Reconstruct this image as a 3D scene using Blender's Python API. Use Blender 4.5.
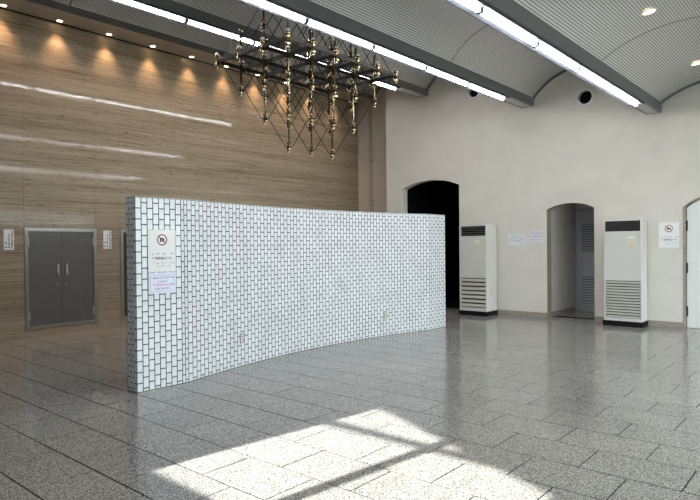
import bpy, math, random
from mathutils import Vector, Matrix

random.seed(7)
for o in list(bpy.data.objects):
    bpy.data.objects.remove(o, do_unlink=True)
SC = bpy.context.scene
COL = SC.collection

# ------------------------------------------------------------------ camera
CAM_H = 1.55
YAW, PITCH, ROLL, FPX = -0.70989653, -0.00980017, -0.00972407, 593.68
fwd = Vector((math.sin(YAW) * math.cos(PITCH), math.cos(YAW) * math.cos(PITCH), math.sin(PITCH)))
r0 = Vector((math.cos(YAW), -math.sin(YAW), 0))
u0 = r0.cross(fwd)
CR = r0 * math.cos(ROLL) + u0 * math.sin(ROLL)
CU = -r0 * math.sin(ROLL) + u0 * math.cos(ROLL)
CF = fwd
cam_d = bpy.data.cameras.new('camera')
cam = bpy.data.objects.new('camera', cam_d)
COL.objects.link(cam)
cam_d.sensor_width = 36
cam_d.lens = 36 * FPX / 700
cam_d.clip_start = 0.05
mw = Matrix.Identity(4)
for i in range(3):
    mw[i][0], mw[i][1], mw[i][2] = CR[i], CU[i], -CF[i]
mw[2][3] = CAM_H
cam.matrix_world = mw
SC.camera = cam

def proj(p):
    q = Vector(p) - Vector((0, 0, CAM_H))
    z = q.dot(CF)
    if z < 0.2:
        return None
    return 350 + FPX * q.dot(CR) / z, 250 - FPX * q.dot(CU) / z

def shown(pts):
    """area in photo pixels of a quad, 0 when out of frame"""
    P = [proj(p) for p in pts]
    if any(p is None for p in P):
        return 0
    cx = sum(p[0] for p in P) / len(P); cy = sum(p[1] for p in P) / len(P)
    if not (-25 < cx < 725 and -10 < cy < 530):
        return 0
    a = 0
    for i in range(len(P)):
        x0, y0 = P[i]; x1, y1 = P[(i + 1) % len(P)]
        a += x0 * y1 - x1 * y0
    return abs(a) / 2

# ------------------------------------------------------------------ sky, sun, exposure
wd = bpy.data.worlds.new('sky'); SC.world = wd
wd.use_nodes = True
bg = wd.node_tree.nodes['Background']
bg.inputs['Color'].default_value = (0.86, 0.93, 1.0, 1)
bg.inputs['Strength'].default_value = 4.6
SUN_TAN = 0.5774
sd = bpy.data.lights.new('sun', 'SUN')
sd.energy = 13.0
sd.color = (1.0, 0.97, 0.94)
sd.angle = math.radians(0.6)
sun = bpy.data.objects.new('sun', sd); COL.objects.link(sun)
sun.location = (-3, -8, 8)
sun.rotation_euler = Vector((0.125, 1.0, -1.0078 * SUN_TAN)).to_track_quat('-Z', 'Y').to_euler()

vs = SC.view_settings
vs.view_transform = 'Standard'; vs.look = 'None'; vs.gamma = 1.0
vs.use_curve_mapping = False
vs.exposure = 1.08

XR = 2.35           # right glazed wall
YB = -1.5           # wall behind the camera
YW = 11.87          # white far wall
XL = -10.75         # travertine wall
GY0, GY1 = 2.1, 11.6  # glazed stretch of the right wall
YN = 12.9           # back of the alcove in the left corner

def portal(loc, rot, sx, sy):
    d = bpy.data.lights.new('window_portal', 'AREA')
    d.shape = 'RECTANGLE'; d.size = sx; d.size_y = sy
    d.cycles.is_portal = True
    o = bpy.data.objects.new('window_portal', d); COL.objects.link(o)
    o.location = loc; o.rotation_euler = rot
portal((XR + 0.12, 6.85, 1.5), (0, math.radians(90), 0), 2.7, 9.6)

# ------------------------------------------------------------------ helpers
class MB:
    def __init__(s):
        s.v = []; s.f = []
    def box(s, x0, x1, y0, y1, z0, z1):
        b = len(s.v)
        s.v += [(x0, y0, z0), (x1, y0, z0), (x1, y1, z0), (x0, y1, z0), (x0, y0, z1), (x1, y0, z1), (x1, y1, z1), (x0, y1, z1)]
        s.f += [tuple(b + i for i in q) for q in ((0, 3, 2, 1), (4, 5, 6, 7), (0, 1, 5, 4), (1, 2, 6, 5), (2, 3, 7, 6), (3, 0, 4, 7))]
        return s
    def prism(s, prof, axis, a0, a1):
        """closed 2-D profile swept along axis 'y' (profile = x,z), 'x' (y,z) or 'z' (x,y)"""
        b = len(s.v); n = len(prof)
        for a in (a0, a1):
            for p, q in prof:
                s.v.append((p, a, q) if axis == 'y' else (a, p, q) if axis == 'x' else (p, q, a))
        for i in range(n):
            j = (i + 1) % n
            s.f.append((b + i, b + j, b + n + j, b + n + i))
        s.f.append(tuple(b + i for i in range(n))[::-1]); s.f.append(tuple(b + n + i for i in range(n)))
        return s
    def lathe(s, c, prof, n=12):
        """prof = (radius, z) from bottom to top round a vertical axis at c"""
        b = len(s.v)
        for r, z in prof:
            for k in range(n):
                a = 2 * math.pi * k / n
                s.v.append((c[0] + r * math.cos(a), c[1] + r * math.sin(a), c[2] + z))
        m = len(prof)
        for i in range(m - 1):
            for k in range(n):
                k2 = (k + 1) % n
                s.f.append((b + i * n + k, b + i * n + k2, b + (i + 1) * n + k2, b + (i + 1) * n + k))
        s.f.append(tuple(b + k for k in range(n))[::-1]); s.f.append(tuple(b + (m - 1) * n + k for k in range(n)))
        return s
    def tube(s, p, q, r, n=6):
        p = Vector(p); q = Vector(q); d = (q - p).normalized()
        a = d.orthogonal().normalized(); c = d.cross(a); b = len(s.v)
        for e in (p, q):
            for k in range(n):
                t = 2 * math.pi * k / n
                s.v.append(tuple(e + a * r * math.cos(t) + c * r * math.sin(t)))
        for k in range(n):
            k2 = (k + 1) % n
            s.f.append((b + k, b + k2, b + n + k2, b + n + k))
        s.f.append(tuple(b + k for k in range(n))[::-1]); s.f.append(tuple(b + n + k for k in range(n)))
        return s
    def mesh(s, name, m, smooth=False):
        me = bpy.data.meshes.new(name)
        me.from_pydata(s.v, [], s.f); me.update()
        # consistent outward normals
        import bmesh
        bm = bmesh.new(); bm.from_mesh(me); bmesh.ops.recalc_face_normals(bm, faces=bm.faces); bm.to_mesh(me); bm.free()
        if smooth:
            for p in me.polygons: p.use_smooth = True
        me.materials.append(m)
        return me
    def build(s, name, m, parent=None, smooth=False, bevel=0):
        return link(name, s.mesh(name, m, smooth), parent, bevel)

def link(name, me, parent=None, bevel=0):
    o = bpy.data.objects.new(name, me); COL.objects.link(o)
    if parent: o.parent = parent
    if bevel:
        b = o.modifiers.new('bevel', 'BEVEL'); b.width = bevel; b.segments = 2; b.limit_method = 'ANGLE'
    return o
def empty(name, loc=(0, 0, 0)):
    o = bpy.data.objects.new(name, None); COL.objects.link(o); o.location = loc; o.empty_display_size = 0.1
    return o
def tag(o, label=None, cat=None, group=None, kind=None):
    if label: o['label'] = label
    if cat: o['category'] = cat
    if group: o['group'] = group
    if kind: o['kind'] = kind
    return o
def box(name, m, parent, *b, bevel=0):
    return MB().box(*b).build(name, m, parent, bevel=bevel)

def plate(name, m, outer, holes, axis, a0, a1, parent=None):
    """flat wall with openings; 2-D (u, z) outlines, thickness a0..a1 along axis"""
    cu = bpy.data.curves.new(name, 'CURVE'); cu.dimensions = '2D'; cu.fill_mode = 'BOTH'; cu.extrude = abs(a1 - a0) / 2
    for pts in [outer] + holes:
        sp = cu.splines.new('POLY'); sp.points.add(len(pts) - 1); sp.use_cyclic_u = True
        for i, (u, z) in enumerate(pts): sp.points[i].co = (u, z, 0, 1)
    t = bpy.data.objects.new('t', cu); COL.objects.link(t)
    dg = bpy.context.evaluated_depsgraph_get(); dg.update()
    me = bpy.data.meshes.new_from_object(t.evaluated_get(dg))
    bpy.data.objects.remove(t, do_unlink=True); bpy.data.curves.remove(cu)
    mid = (a0 + a1) / 2
    for v in me.vertices:
        u, z, w = v.co
        v.co = (u, mid + w, z) if axis == 'y' else (mid + w, u, z)
    me.name = name
    import bmesh
    bm = bmesh.new(); bm.from_mesh(me)
    bmesh.ops.remove_doubles(bm, verts=bm.verts, dist=1e-5)
    bmesh.ops.recalc_face_normals(bm, faces=bm.faces); bm.to_mesh(me); bm.free()
    for p in me.polygons: p.use_smooth = False
    me.materials.clear(); me.materials.append(m)
    return link(name, me, parent)

# ------------------------------------------------------------------ materials
def new_mat(name):
    m = bpy.data.materials.new(name); m.use_nodes = True
    nt = m.node_tree
    return m, nt, nt.nodes['Principled BSDF']
def N(nt, t, **kw):
    n = nt.nodes.new(t)
    for k, v in kw.items(): setattr(n, k, v)
    return n
def ramp(nt, fac, stops):
    r = N(nt, 'ShaderNodeValToRGB'); e = r.color_ramp.elements
    while len(e) < len(stops): e.new(0.5)
    for i, (p, c) in enumerate(stops):
        e[i].position = p; e[i].color = (*c, 1) if len(c) == 3 else c
    nt.links.new(fac, r.inputs[0])
    return r
def mat(name, col, rough=0.5, metal=0.0, spec=0.5, noise=0.0, nscale=8.0, bump=0.0, bscale=60.0):
    m, nt, b = new_mat(name)
    b.inputs['Base Color'].default_value = (*col, 1)
    b.inputs['Roughness'].default_value = rough
    b.inputs['Metallic'].default_value = metal
    b.inputs['Specular IOR Level'].default_value = spec
    tc = N(nt, 'ShaderNodeTexCoord')
    if noise:
        n = N(nt, 'ShaderNodeTexNoise'); n.inputs['Scale'].default_value = nscale; n.inputs['Detail'].default_value = 5
        nt.links.new(tc.outputs['Object'], n.inputs['Vector'])
        r = ramp(nt, n.outputs['Fac'], [(0.3, tuple(c * (1 - noise) for c in col)), (0.7, tuple(min(1, c * (1 + noise)) for c in col))])
        nt.links.new(r.outputs[0], b.inputs['Base Color'])
    if bump:
        n = N(nt, 'ShaderNodeTexNoise'); n.inputs['Scale'].default_value = bscale; n.inputs['Detail'].default_value = 3
        nt.links.new(tc.outputs['Object'], n.inputs['Vector'])
        bp = N(nt, 'ShaderNodeBump'); bp.inputs['Strength'].default_value = bump; bp.inputs['Distance'].default_value = 0.01
        nt.links.new(n.outputs['Fac'], bp.inputs['Height']); nt.links.new(bp.outputs[0], b.inputs['Normal'])
    return m
def emit(name, col, strength):
    m, nt, b = new_mat(name)
    b.inputs['Base Color'].default_value = (*col, 1)
    b.inputs['Emission Color'].default_value = (*col, 1)
    b.inputs['Emission Strength'].default_value = strength
    return m

def granite(name, stops, scale, rough, rnd=0.06):
    m, nt, b = new_mat(name)
    tc = N(nt, 'ShaderNodeTexCoord'); oi = N(nt, 'ShaderNodeObjectInfo')
    vo = N(nt, 'ShaderNodeTexVoronoi'); vo.inputs['Scale'].default_value = scale
    no = N(nt, 'ShaderNodeTexNoise'); no.inputs['Scale'].default_value = scale * 0.55; no.inputs['Detail'].default_value = 4; no.inputs['Roughness'].default_value = 0.7
    for t in (vo, no): nt.links.new(tc.outputs['Object'], t.inputs['Vector'])
    sep = N(nt, 'ShaderNodeSeparateColor'); nt.links.new(vo.outputs['Color'], sep.inputs[0])
    mx = N(nt, 'ShaderNodeMath', operation='MULTIPLY_ADD'); mx.inputs[1].default_value = 0.55
    nt.links.new(sep.outputs[0], mx.inputs[0])
    m2 = N(nt, 'ShaderNodeMath', operation='MULTIPLY'); m2.inputs[1].default_value = 0.5
    nt.links.new(no.outputs['Fac'], m2.inputs[0]); nt.links.new(m2.outputs[0], mx.inputs[2])
    r = ramp(nt, mx.outputs[0], stops)
    # each slab a little lighter or darker
    br = N(nt, 'ShaderNodeMath', operation='MULTIPLY_ADD'); br.inputs[1].default_value = 2 * rnd; br.inputs[2].default_value = 1 - rnd
    nt.links.new(oi.outputs['Random'], br.inputs[0])
    # broad wear
    wn = N(nt, 'ShaderNodeTexNoise'); wn.inputs['Scale'].default_value = 0.8; nt.links.new(tc.outputs['Object'], wn.inputs['Vector'])
    wm = N(nt, 'ShaderNodeMapRange'); wm.inputs['To Min'].default_value = 0.9; wm.inputs['To Max'].default_value = 1.1
    nt.links.new(wn.outputs['Fac'], wm.inputs['Value'])
    mm = N(nt, 'ShaderNodeMath', operation='MULTIPLY'); nt.links.new(br.outputs[0], mm.inputs[0]); nt.links.new(wm.outputs[0], mm.inputs[1])
    vm = N(nt, 'ShaderNodeVectorMath', operation='SCALE'); nt.links.new(r.outputs[0], vm.inputs[0]); nt.links.new(mm.outputs[0], vm.inputs['Scale'])
    nt.links.new(vm.outputs[0], b.inputs['Base Color'])
    rr = N(nt, 'ShaderNodeMapRange'); rr.inputs['To Min'].default_value = rough * 0.8; rr.inputs['To Max'].default_value = rough * 1.35
    nt.links.new(no.outputs['Fac'], rr.inputs['Value']); nt.links.new(rr.outputs[0], b.inputs['Roughness'])
    return m

def travertine(name):
    m, nt, b = new_mat(name)
    tc = N(nt, 'ShaderNodeTexCoord'); oi = N(nt, 'ShaderNodeObjectInfo')
    off = N(nt, 'ShaderNodeCombineXYZ')
    k = N(nt, 'ShaderNodeMath', operation='MULTIPLY'); k.inputs[1].default_value = 0.02
    nt.links.new(oi.outputs['Random'], k.inputs[0]); nt.links.new(k.outputs[0], off.inputs[2])
    ad = N(nt, 'ShaderNodeVectorMath', operation='ADD'); nt.links.new(tc.outputs['Object'], ad.inputs[0]); nt.links.new(off.outputs[0], ad.inputs[1])
    def stretched(sy, sz, detail, rough=0.6, dist=0.0):
        mp = N(nt, 'ShaderNodeMapping'); mp.inputs['Scale'].default_value = (1, sy, sz)
        nt.links.new(ad.outputs[0], mp.inputs['Vector'])
        n = N(nt, 'ShaderNodeTexNoise'); n.inputs['Scale'].default_value = 1; n.inputs['Detail'].default_value = detail
        n.inputs['Roughness'].default_value = rough; n.inputs['Distortion'].default_value = dist
        nt.links.new(mp.outputs[0], n.inputs['Vector']); return n
    broad = stretched(0.18, 6, 5, 0.6, 0.15)
    fine = stretched(0.9, 50, 6, 0.75, 0.15)
    pits = stretched(5, 55, 3, 0.6, 0.3)
    mx = N(nt, 'ShaderNodeMath', operation='MULTIPLY_ADD'); mx.inputs[1].default_value = 0.42
    nt.links.new(broad.outputs['Fac'], mx.inputs[0])
    h = N(nt, 'ShaderNodeMath', operation='MULTIPLY'); h.inputs[1].default_value = 0.58
    nt.links.new(fine.outputs['Fac'], h.inputs[0]); nt.links.new(h.outputs[0], mx.inputs[2])
    r = ramp(nt, mx.outputs[0], [(0.34, (0.15, 0.115, 0.077)), (0.46, (0.29, 0.232, 0.163)), (0.55, (0.36, 0.294, 0.214)), (0.67, (0.47, 0.393, 0.300))])
    pr = ramp(nt, pits.outputs['Fac'], [(0.30, (0.42, 0.40, 0.37)), (0.39, (1, 1, 1))])
    mul = N(nt, 'ShaderNodeMix', data_type='RGBA', blend_type='MULTIPLY'); mul.inputs[0].default_value = 1
    nt.links.new(r.outputs[0], mul.inputs[6]); nt.links.new(pr.outputs[0], mul.inputs[7])
    nt.links.new(mul.outputs[2], b.inputs['Base Color'])
    rr = N(nt, 'ShaderNodeMapRange'); rr.inputs['To Min'].default_value = 0.03; rr.inputs['To Max'].default_value = 0.09
    nt.links.new(fine.outputs['Fac'], rr.inputs['Value']); nt.links.new(rr.outputs[0], b.inputs['Roughness'])
    bp = N(nt, 'ShaderNodeBump'); bp.inputs['Strength'].default_value = 0.04; bp.inputs['Distance'].default_value = 0.003
    nt.links.new(broad.outputs['Fac'], bp.inputs['Height']); nt.links.new(bp.outputs[0], b.inputs['Normal'])
    b.inputs['Specular IOR Level'].default_value = 0.14
    return m

def ribbed(name):
    """perforated grey metal ceiling panel: rows of fine slots, UV in metres (arc, length)"""
    m, nt, b = new_mat(name)
    uv = N(nt, 'ShaderNodeUVMap'); sp = N(nt, 'ShaderNodeSeparateXYZ'); nt.links.new(uv.outputs[0], sp.inputs[0])
    def saw(sock, pitch):
        d = N(nt, 'ShaderNodeMath', operation='MULTIPLY'); d.inputs[1].default_value = 2 * math.pi / pitch
        nt.links.new(sock, d.inputs[0])
        s = N(nt, 'ShaderNodeMath', operation='SINE'); nt.links.new(d.outputs[0], s.inputs[0])
        return s
    s1 = saw(sp.outputs[0], 0.034); s2 = saw(sp.outputs[1], 0.048)
    a = N(nt, 'ShaderNodeMath', operation='MULTIPLY_ADD'); a.inputs[1].default_value = 0.6
    nt.links.new(s2.outputs[0], a.inputs[0]); nt.links.new(s1.outputs[0], a.inputs[2])
    mr = N(nt, 'ShaderNodeMapRange'); mr.inputs['From Min'].default_value = -1.2; mr.inputs['From Max'].default_value = 0.4
    nt.links.new(a.outputs[0], mr.inputs['Value'])
    r = ramp(nt, mr.outputs[0], [(0.0, (0.15, 0.15, 0.146)), (0.35, (0.38, 0.378, 0.366)), (0.8, (0.74, 0.735, 0.715))])
    nt.links.new(r.outputs[0], b.inputs['Base Color'])
    b.inputs['Roughness'].default_value = 0.27
    b.inputs['Metallic'].default_value = 0.3
    bp = N(nt, 'ShaderNodeBump'); bp.inputs['Strength'].default_value = 0.25; bp.inputs['Distance'].default_value = 0.006
    nt.links.new(mr.outputs[0], bp.inputs['Height']); nt.links.new(bp.outputs[0], b.inputs['Normal'])
    return m

def glazed(name):
    m, nt, b = new_mat(name)
    oi = N(nt, 'ShaderNodeObjectInfo'); tc = N(nt, 'ShaderNodeTexCoord')
    n = N(nt, 'ShaderNodeTexNoise'); n.inputs['Scale'].default_value = 5; n.inputs['Detail'].default_value = 4
    nt.links.new(tc.outputs['Object'], n.inputs['Vector'])
    ad = N(nt, 'ShaderNodeMath', operation='MULTIPLY_ADD'); ad.inputs[1].default_value = 0.25
    nt.links.new(oi.outputs['Random'], ad.inputs[0]); nt.links.new(n.outputs['Fac'], ad.inputs[2])
    r = ramp(nt, ad.outputs[0], [(0.38, (0.65, 0.665, 0.675)), (0.8, (0.76, 0.775, 0.785))])
    nt.links.new(r.outputs[0], b.inputs['Base Color'])
    b.inputs['Roughness'].default_value = 0.18
    return m

def window_glass(name):
    m, nt, b = new_mat(name)
    out = nt.nodes['Material Output']
    tr = N(nt, 'ShaderNodeBsdfTransparent'); tr.inputs[0].default_value = (0.93, 0.96, 0.95, 1)
    gl = N(nt, 'ShaderNodeBsdfGlossy'); gl.inputs['Roughness'].default_value = 0.02
    mx = N(nt, 'ShaderNodeMixShader'); mx.inputs[0].default_value = 0.06
    nt.links.new(tr.outputs[0], mx.inputs[1]); nt.links.new(gl.outputs[0], mx.inputs[2]); nt.links.new(mx.outputs[0], out.inputs['Surface'])
    return m

M = {}
M['granite'] = granite('speckled_granite', [(0.26, (0.06, 0.057, 0.052)), (0.38, (0.155, 0.146, 0.133)), (0.55, (0.268, 0.254, 0.232)), (0.74, (0.50, 0.477, 0.437))], 185, 0.115)
M['base_stone'] = granite('tan_granite', [(0.22, (0.16, 0.13, 0.10)), (0.5, (0.33, 0.28, 0.23)), (0.78, (0.46, 0.41, 0.35))], 110, 0.3)
M['grout'] = mat('floor_joint', (0.012, 0.011, 0.010), 0.9, spec=0.1)
M['travertine'] = travertine('brown_travertine')
M['dark_joint'] = mat('dark_joint', (0.06, 0.048, 0.036), 0.8)
M['plaster'] = mat('cream_white_plaster', (0.665, 0.63, 0.562), 0.65, spec=0.25, noise=0.035, nscale=2.5, bump=0.05, bscale=25)
M['alcove'] = mat('beige_plaster', (0.60, 0.545, 0.485), 0.7, spec=0.25, noise=0.04, nscale=3)
M['rib'] = ribbed('perforated_ceiling_metal')
M['beam'] = mat('grey_beam_paint', (0.155, 0.158, 0.16), 0.42, noise=0.04, nscale=3)
M['beam_inset'] = mat('pale_beam_inset', (0.48, 0.46, 0.43), 0.5)
M['soffit'] = mat('tan_soffit', (0.44, 0.385, 0.315), 0.6, noise=0.04, nscale=3)
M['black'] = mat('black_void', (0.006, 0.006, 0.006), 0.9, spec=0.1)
M['tile'] = glazed('white_glazed_tile')
M['tile_joint'] = mat('charcoal_tile_joint', (0.022, 0.022, 0.025), 0.85)
M['steel'] = mat('brushed_steel', (0.42, 0.41, 0.39), 0.3, metal=0.9, noise=0.06, nscale=20)
M['grey_door'] = mat('dark_grey_steel_door', (0.15, 0.148, 0.14), 0.34, metal=0.3, noise=0.06, nscale=6)
M['chrome'] = mat('chrome_painted_shine', (0.78, 0.78, 0.76), 0.3, metal=0.35)  # whitish, barely metallic colour stands in for bright chrome reflections
M['blue_grey'] = mat('blue_grey_paint', (0.40, 0.415, 0.44), 0.45)
M['white_door'] = mat('white_door_paint', (0.74, 0.735, 0.72), 0.4)
M['hinge'] = mat('dark_hinge', (0.035, 0.033, 0.03), 0.4, metal=0.6)
M['ac_body'] = mat('cream_appliance_paint', (0.64, 0.625, 0.575), 0.38, noise=0.02, nscale=4)
M['ac_panel'] = mat('appliance_front_panel', (0.60, 0.59, 0.55), 0.36, noise=0.02, nscale=4)
M['ac_slat'] = mat('beige_grille_slat', (0.56, 0.54, 0.48), 0.4)
M['ac_dark'] = mat('dark_grille', (0.008, 0.008, 0.008), 0.6, spec=0.15)
M['ac_shade'] = mat('olive_grille_back', (0.05, 0.047, 0.038), 0.6)
M['ac_vane'] = mat('grey_outlet_vane', (0.10, 0.097, 0.09), 0.45)
M['ac_label'] = mat('cream_control_plate', (0.66, 0.62, 0.47), 0.4)
M['bronze'] = mat('dark_bronze', (0.014, 0.009, 0.005), 0.6, spec=0.25, noise=0.2, nscale=20)
M['bronze_dark'] = mat('blackened_bronze', (0.008, 0.006, 0.004), 0.6, spec=0.2)
M['brass'] = mat('aged_brass', (0.30, 0.22, 0.115), 0.2, metal=1.0, noise=0.15, nscale=25)
M['bulb'] = mat('frosted_lamp_glass', (0.80, 0.79, 0.74), 0.2)
M['paper'] = mat('white_paper', (0.80, 0.80, 0.78), 0.6)
M['lilac'] = mat('pale_lilac_paper', (0.76, 0.76, 0.88), 0.6)
M['blue_paper'] = mat('pale_blue_paper', (0.70, 0.71, 0.74), 0.6)
M['pink_paper'] = mat('pale_violet_paper', (0.71, 0.67, 0.72), 0.6)
M['ink'] = mat('black_ink', (0.02, 0.02, 0.025), 0.6)
M['grey_ink'] = mat('grey_ink', (0.25, 0.25, 0.28), 0.6)
M['blue_ink'] = mat('blue_grey_ink', (0.14, 0.16, 0.28), 0.6)
M['red_ink'] = mat('dark_red_ink', (0.33, 0.02, 0.045), 0.6)
M['pink_ink'] = mat('magenta_ink', (0.55, 0.10, 0.22), 0.6)
M['tray'] = mat('grey_light_tray', (0.075, 0.082, 0.095), 0.5, spec=0.2)
M['tube'] = emit('fluorescent_tube', (0.97, 0.98, 1.0), 34.0)
M['warm_lens'] = emit('warm_downlight_lens', (1.0, 0.72, 0.42), 7.0)
M['cool_lens'] = emit('pale_downlight_lens', (1.0, 0.84, 0.68), 1.3)
M['ring'] = mat('pale_downlight_ring', (0.55, 0.50, 0.43), 0.4)
M['glass'] = window_glass('window_glass')
M['alu'] = mat('white_window_frame', (0.55, 0.55, 0.54), 0.4)
M['room_wall'] = mat('grey_room_wall', (0.12, 0.11, 0.10), 0.7)
M['ground'] = mat('outside_paving', (0.22, 0.22, 0.21), 0.9, noise=0.1, nscale=1.5)

# ------------------------------------------------------------------ ceiling profile (stepped vaults and beams)
def bez(P, n=18):
    out = []
    for i in range(n + 1):
        t = i / n; a, b, c, d = (1 - t) ** 3, 3 * t * (1 - t) ** 2, 3 * t * t * (1 - t), t ** 3
        out.append((a * P[0][0] + b * P[1][0] + c * P[2][0] + d * P[3][0], a * P[0][1] + b * P[1][1] + c * P[2][1] + d * P[3][1]))
    return out
BAYS = [
    ((-10.13, 5.60), (-9.70, 6.25), (-8.55, 6.40), (-8.00, 5.30)),
    ((-7.73, 5.19), (-7.25, 5.84), (-6.09, 5.94), (-5.42, 4.66)),
    ((-5.13, 4.55), (-4.62, 5.20), (-3.50, 5.30), (-2.99, 4.15)),
    ((-2.725, 4.065), (-2.35, 4.36), (-1.10, 4.75), (-0.42, 3.65)),
    ((-0.15, 3.55), (0.25, 3.88), (1.60, 4.05), (XR + 0.02, 3.05)),
]
BEAMS = [(-7.99, -7.73, 5.035, 5.30), (-5.41, -5.13, 4.38, 4.66), (-2.985, -2.725, 3.88, 4.15), (-0.42, -0.15, 3.36, 3.65)]
def bay_end(k): return YN if k == 0 else YW

ceiling = tag(empty('ceiling'), 'stepped grey ceiling of ribbed vaults between dark beams', kind='structure')
def vault_panel(k, y0, y1):
    pr = bez(BAYS[k]); me = bpy.data.meshes.new('vault_panel')
    v, f, uvs = [], [], []
    s = 0; S = [0]
    for i in range(1, len(pr)):
        s += math.dist(pr[i], pr[i - 1]); S.append(s)
    n = len(pr)
    for th in (0, 0.03):
        for y in (y0, y1):
            for (x, z) in pr: v.append((x, y, z + th))
    for i in range(n - 1):
        f.append((i, i + 1, n + i + 1, n + i)); uvs.append(((S[i], y0), (S[i + 1], y0), (S[i + 1], y1), (S[i], y1)))
    for i in range(n - 1):
        a = 2 * n + i; f.append((a, a + n, a + n + 1, a + 1)); uvs.append(((S[i], y0), (S[i], y1), (S[i + 1], y1), (S[i + 1], y0)))
    for q in ((0, n - 1), ):
        pass
    me.from_pydata(v, [], f)
    ul = me.uv_layers.new(name='UVMap'); li = 0
    for u in uvs:
        for c in u:
            ul.data[li].uv = c; li += 1
    for p in me.polygons: p.use_smooth = True
    me.materials.append(M['rib'])
    return link('vault_panel', me, ceiling)
for k in range(len(BAYS)):
    js = [8.577 + d * 4.0 for d in range(-2, 1)]
    if k == 0: js = [4.576 + d * 4.0 for d in range(-1, 3)]
    ys = [YB] + [j for j in js if YB < j < bay_end(k)] + [bay_end(k)]
    for a, b in zip(ys[:-1], ys[1:]): vault_panel(k, a + 0.0075, b - 0.0075)
    for j in ys[1:-1]:
        pj = bez(BAYS[k])
        MB().prism([(x, z - 0.003) for x, z in pj] + [(x, z + 0.02) for x, z in pj][::-1], 'y', j - 0.007, j + 0.007).build('panel_joint', M['black'], ceiling)
    # dark metal edge strip that follows the vault where it meets the far wall
    pr = bez(BAYS[k]); mb = MB(); e = bay_end(k)
    low = [(x, z - 0.035) for x, z in pr]
    mb.prism(pr + low[::-1], 'y', e - 0.05, e - 0.002).build('edge_strip', M['beam'], ceiling)
    # backing above the panels so that no daylight leaks through the joints
    up = [(x, z + 0.033) for x, z in pr]; up2 = [(x, z + 0.07) for x, z in pr]
    MB().prism(up + up2[::-1], 'y', YB, e).build('vault_backing', M['black'], ceiling)
for i, (x0, x1, zb, zt) in enumerate(BEAMS):
    e = YN if i == 0 else YW
    bm_ = box('beam', M['beam'], ceiling, x0, x1, YB, YW, zb, zt + 0.12)
    box('beam_inset', M['beam_inset'], bm_, x0 + 0.05, x1 - 0.05, 10.80, YW - 0.07, zb - 0.004, zb + 0.01)
# flat soffit over the travertine wall
box('soffit', M['soffit'], ceiling, XL - 0.05, -10.14, YB, YN, 5.51, 5.56)
box('soffit_edge', M['beam'], ceiling, -10.14, -10.115, YB, YN, 5.50, 5.68)
box('shadow_gap', M['black'], ceiling, XL - 0.03, XL + 0.02, YB, YN, 5.495, 5.512)

# ------------------------------------------------------------------ floor: granite slabs, running bond
FX, FY, FX0, FY0 = 0.636, 0.431, -1.475, 1.515
floor = tag(box('floor', M['grout'], None, XL - 0.2, XR + 0.15, YB - 0.1, YN + 0.05, -0.12, -0.003),
            'polished speckled grey granite slab floor', kind='structure')
slabs = []
k0 = int(math.floor((YB - FY0) / FY)); k1 = int(math.ceil((YW - FY0) / FY))
for k in range(k0, k1 + 1):
    y0, y1 = max(YB, FY0 + FY * k), FY0 + FY * (k + 1)
    if y1 > YW and y0 < YW: y1 = YW if False else y1
    sh = FX0 + (0.5 * FX if k % 2 else 0)
    n0 = int(math.floor((XL - sh) / FX)); n1 = int(math.ceil((XR - sh) / FX))
    for n in range(n0, n1):
        x0, x1 = max(XL, sh + n * FX), min(XR, sh + (n + 1) * FX)
        if x1 - x0 < 0.03 or y1 - y0 < 0.03: continue
        slabs.append((x0, x1, y0, min(y1, YN) if x1 < -8.9 else min(y1, YW + 0.25), k))
slabs = [(s, shown([(s[0], s[2], 0), (s[1], s[2], 0), (s[1], s[3], 0), (s[0], s[3], 0)])) for s in slabs]
slabs.sort(key=lambda t: -t[1])
g = 0.0048; rest = MB()
for q, (s, a) in enumerate(slabs):
    x0, x1, y0, y1, _ = s
    gy = 0.006
    if q < 300 and a > 0:
        dz = random.uniform(-0.0006, 0.0006)
        box('slab', M['granite'], floor, x0 + g, x1 - g, y0 + gy, y1 - gy, -0.004, dz)
    else:
        rest.box(x0 + g, x1 - g, y0 + gy, y1 - gy, -0.004, 0)
tag(rest.build('far_slabs', M['granite'], floor), kind='stuff')

# ------------------------------------------------------------------ travertine wall (left)
wall_left = tag(box('wall_left', M['dark_joint'], None, XL - 0.3, XL - 0.006, YB - 0.1, YN + 0.1, 0, 5.6),
                'polished brown travertine wall with fine horizontal veins', kind='structure')
ZR = [0.0, 0.94, 1.88, 2.79, 3.70, 4.61, 5.495]
DY0, DY1, DZ0, DZ1 = 4.036, 5.285, 0.135, 1.88
EY0, EY1 = 5.755, 7.005
ycuts = [YB] + [DY0 - 1.249 * j for j in range(4, 0, -1)] + [DY0, DY1, EY0, EY1, EY1 + 1.25, EY1 + 2.5, EY1 + 3.75, EY1 + 5.0, YN]
ycuts = sorted(set(round(y, 4) for y in ycuts if YB <= y <= YN))
for a, b in zip(ycuts[:-1], ycuts[1:]):
    for r in range(6):
        z0, z1 = ZR[r], ZR[r + 1]
        if (abs(a - DY0) < 1e-3 or abs(a - EY0) < 1e-3) and r < 2:
            if r == 0: z1 = DZ0
            else: continue
        box('slab', M['travertine'], wall_left, XL - 0.02, XL + random.uniform(-0.0004, 0.0004), a + 0.0012, b - 0.0012, z0 + 0.0012, z1 - 0.0012)

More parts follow.
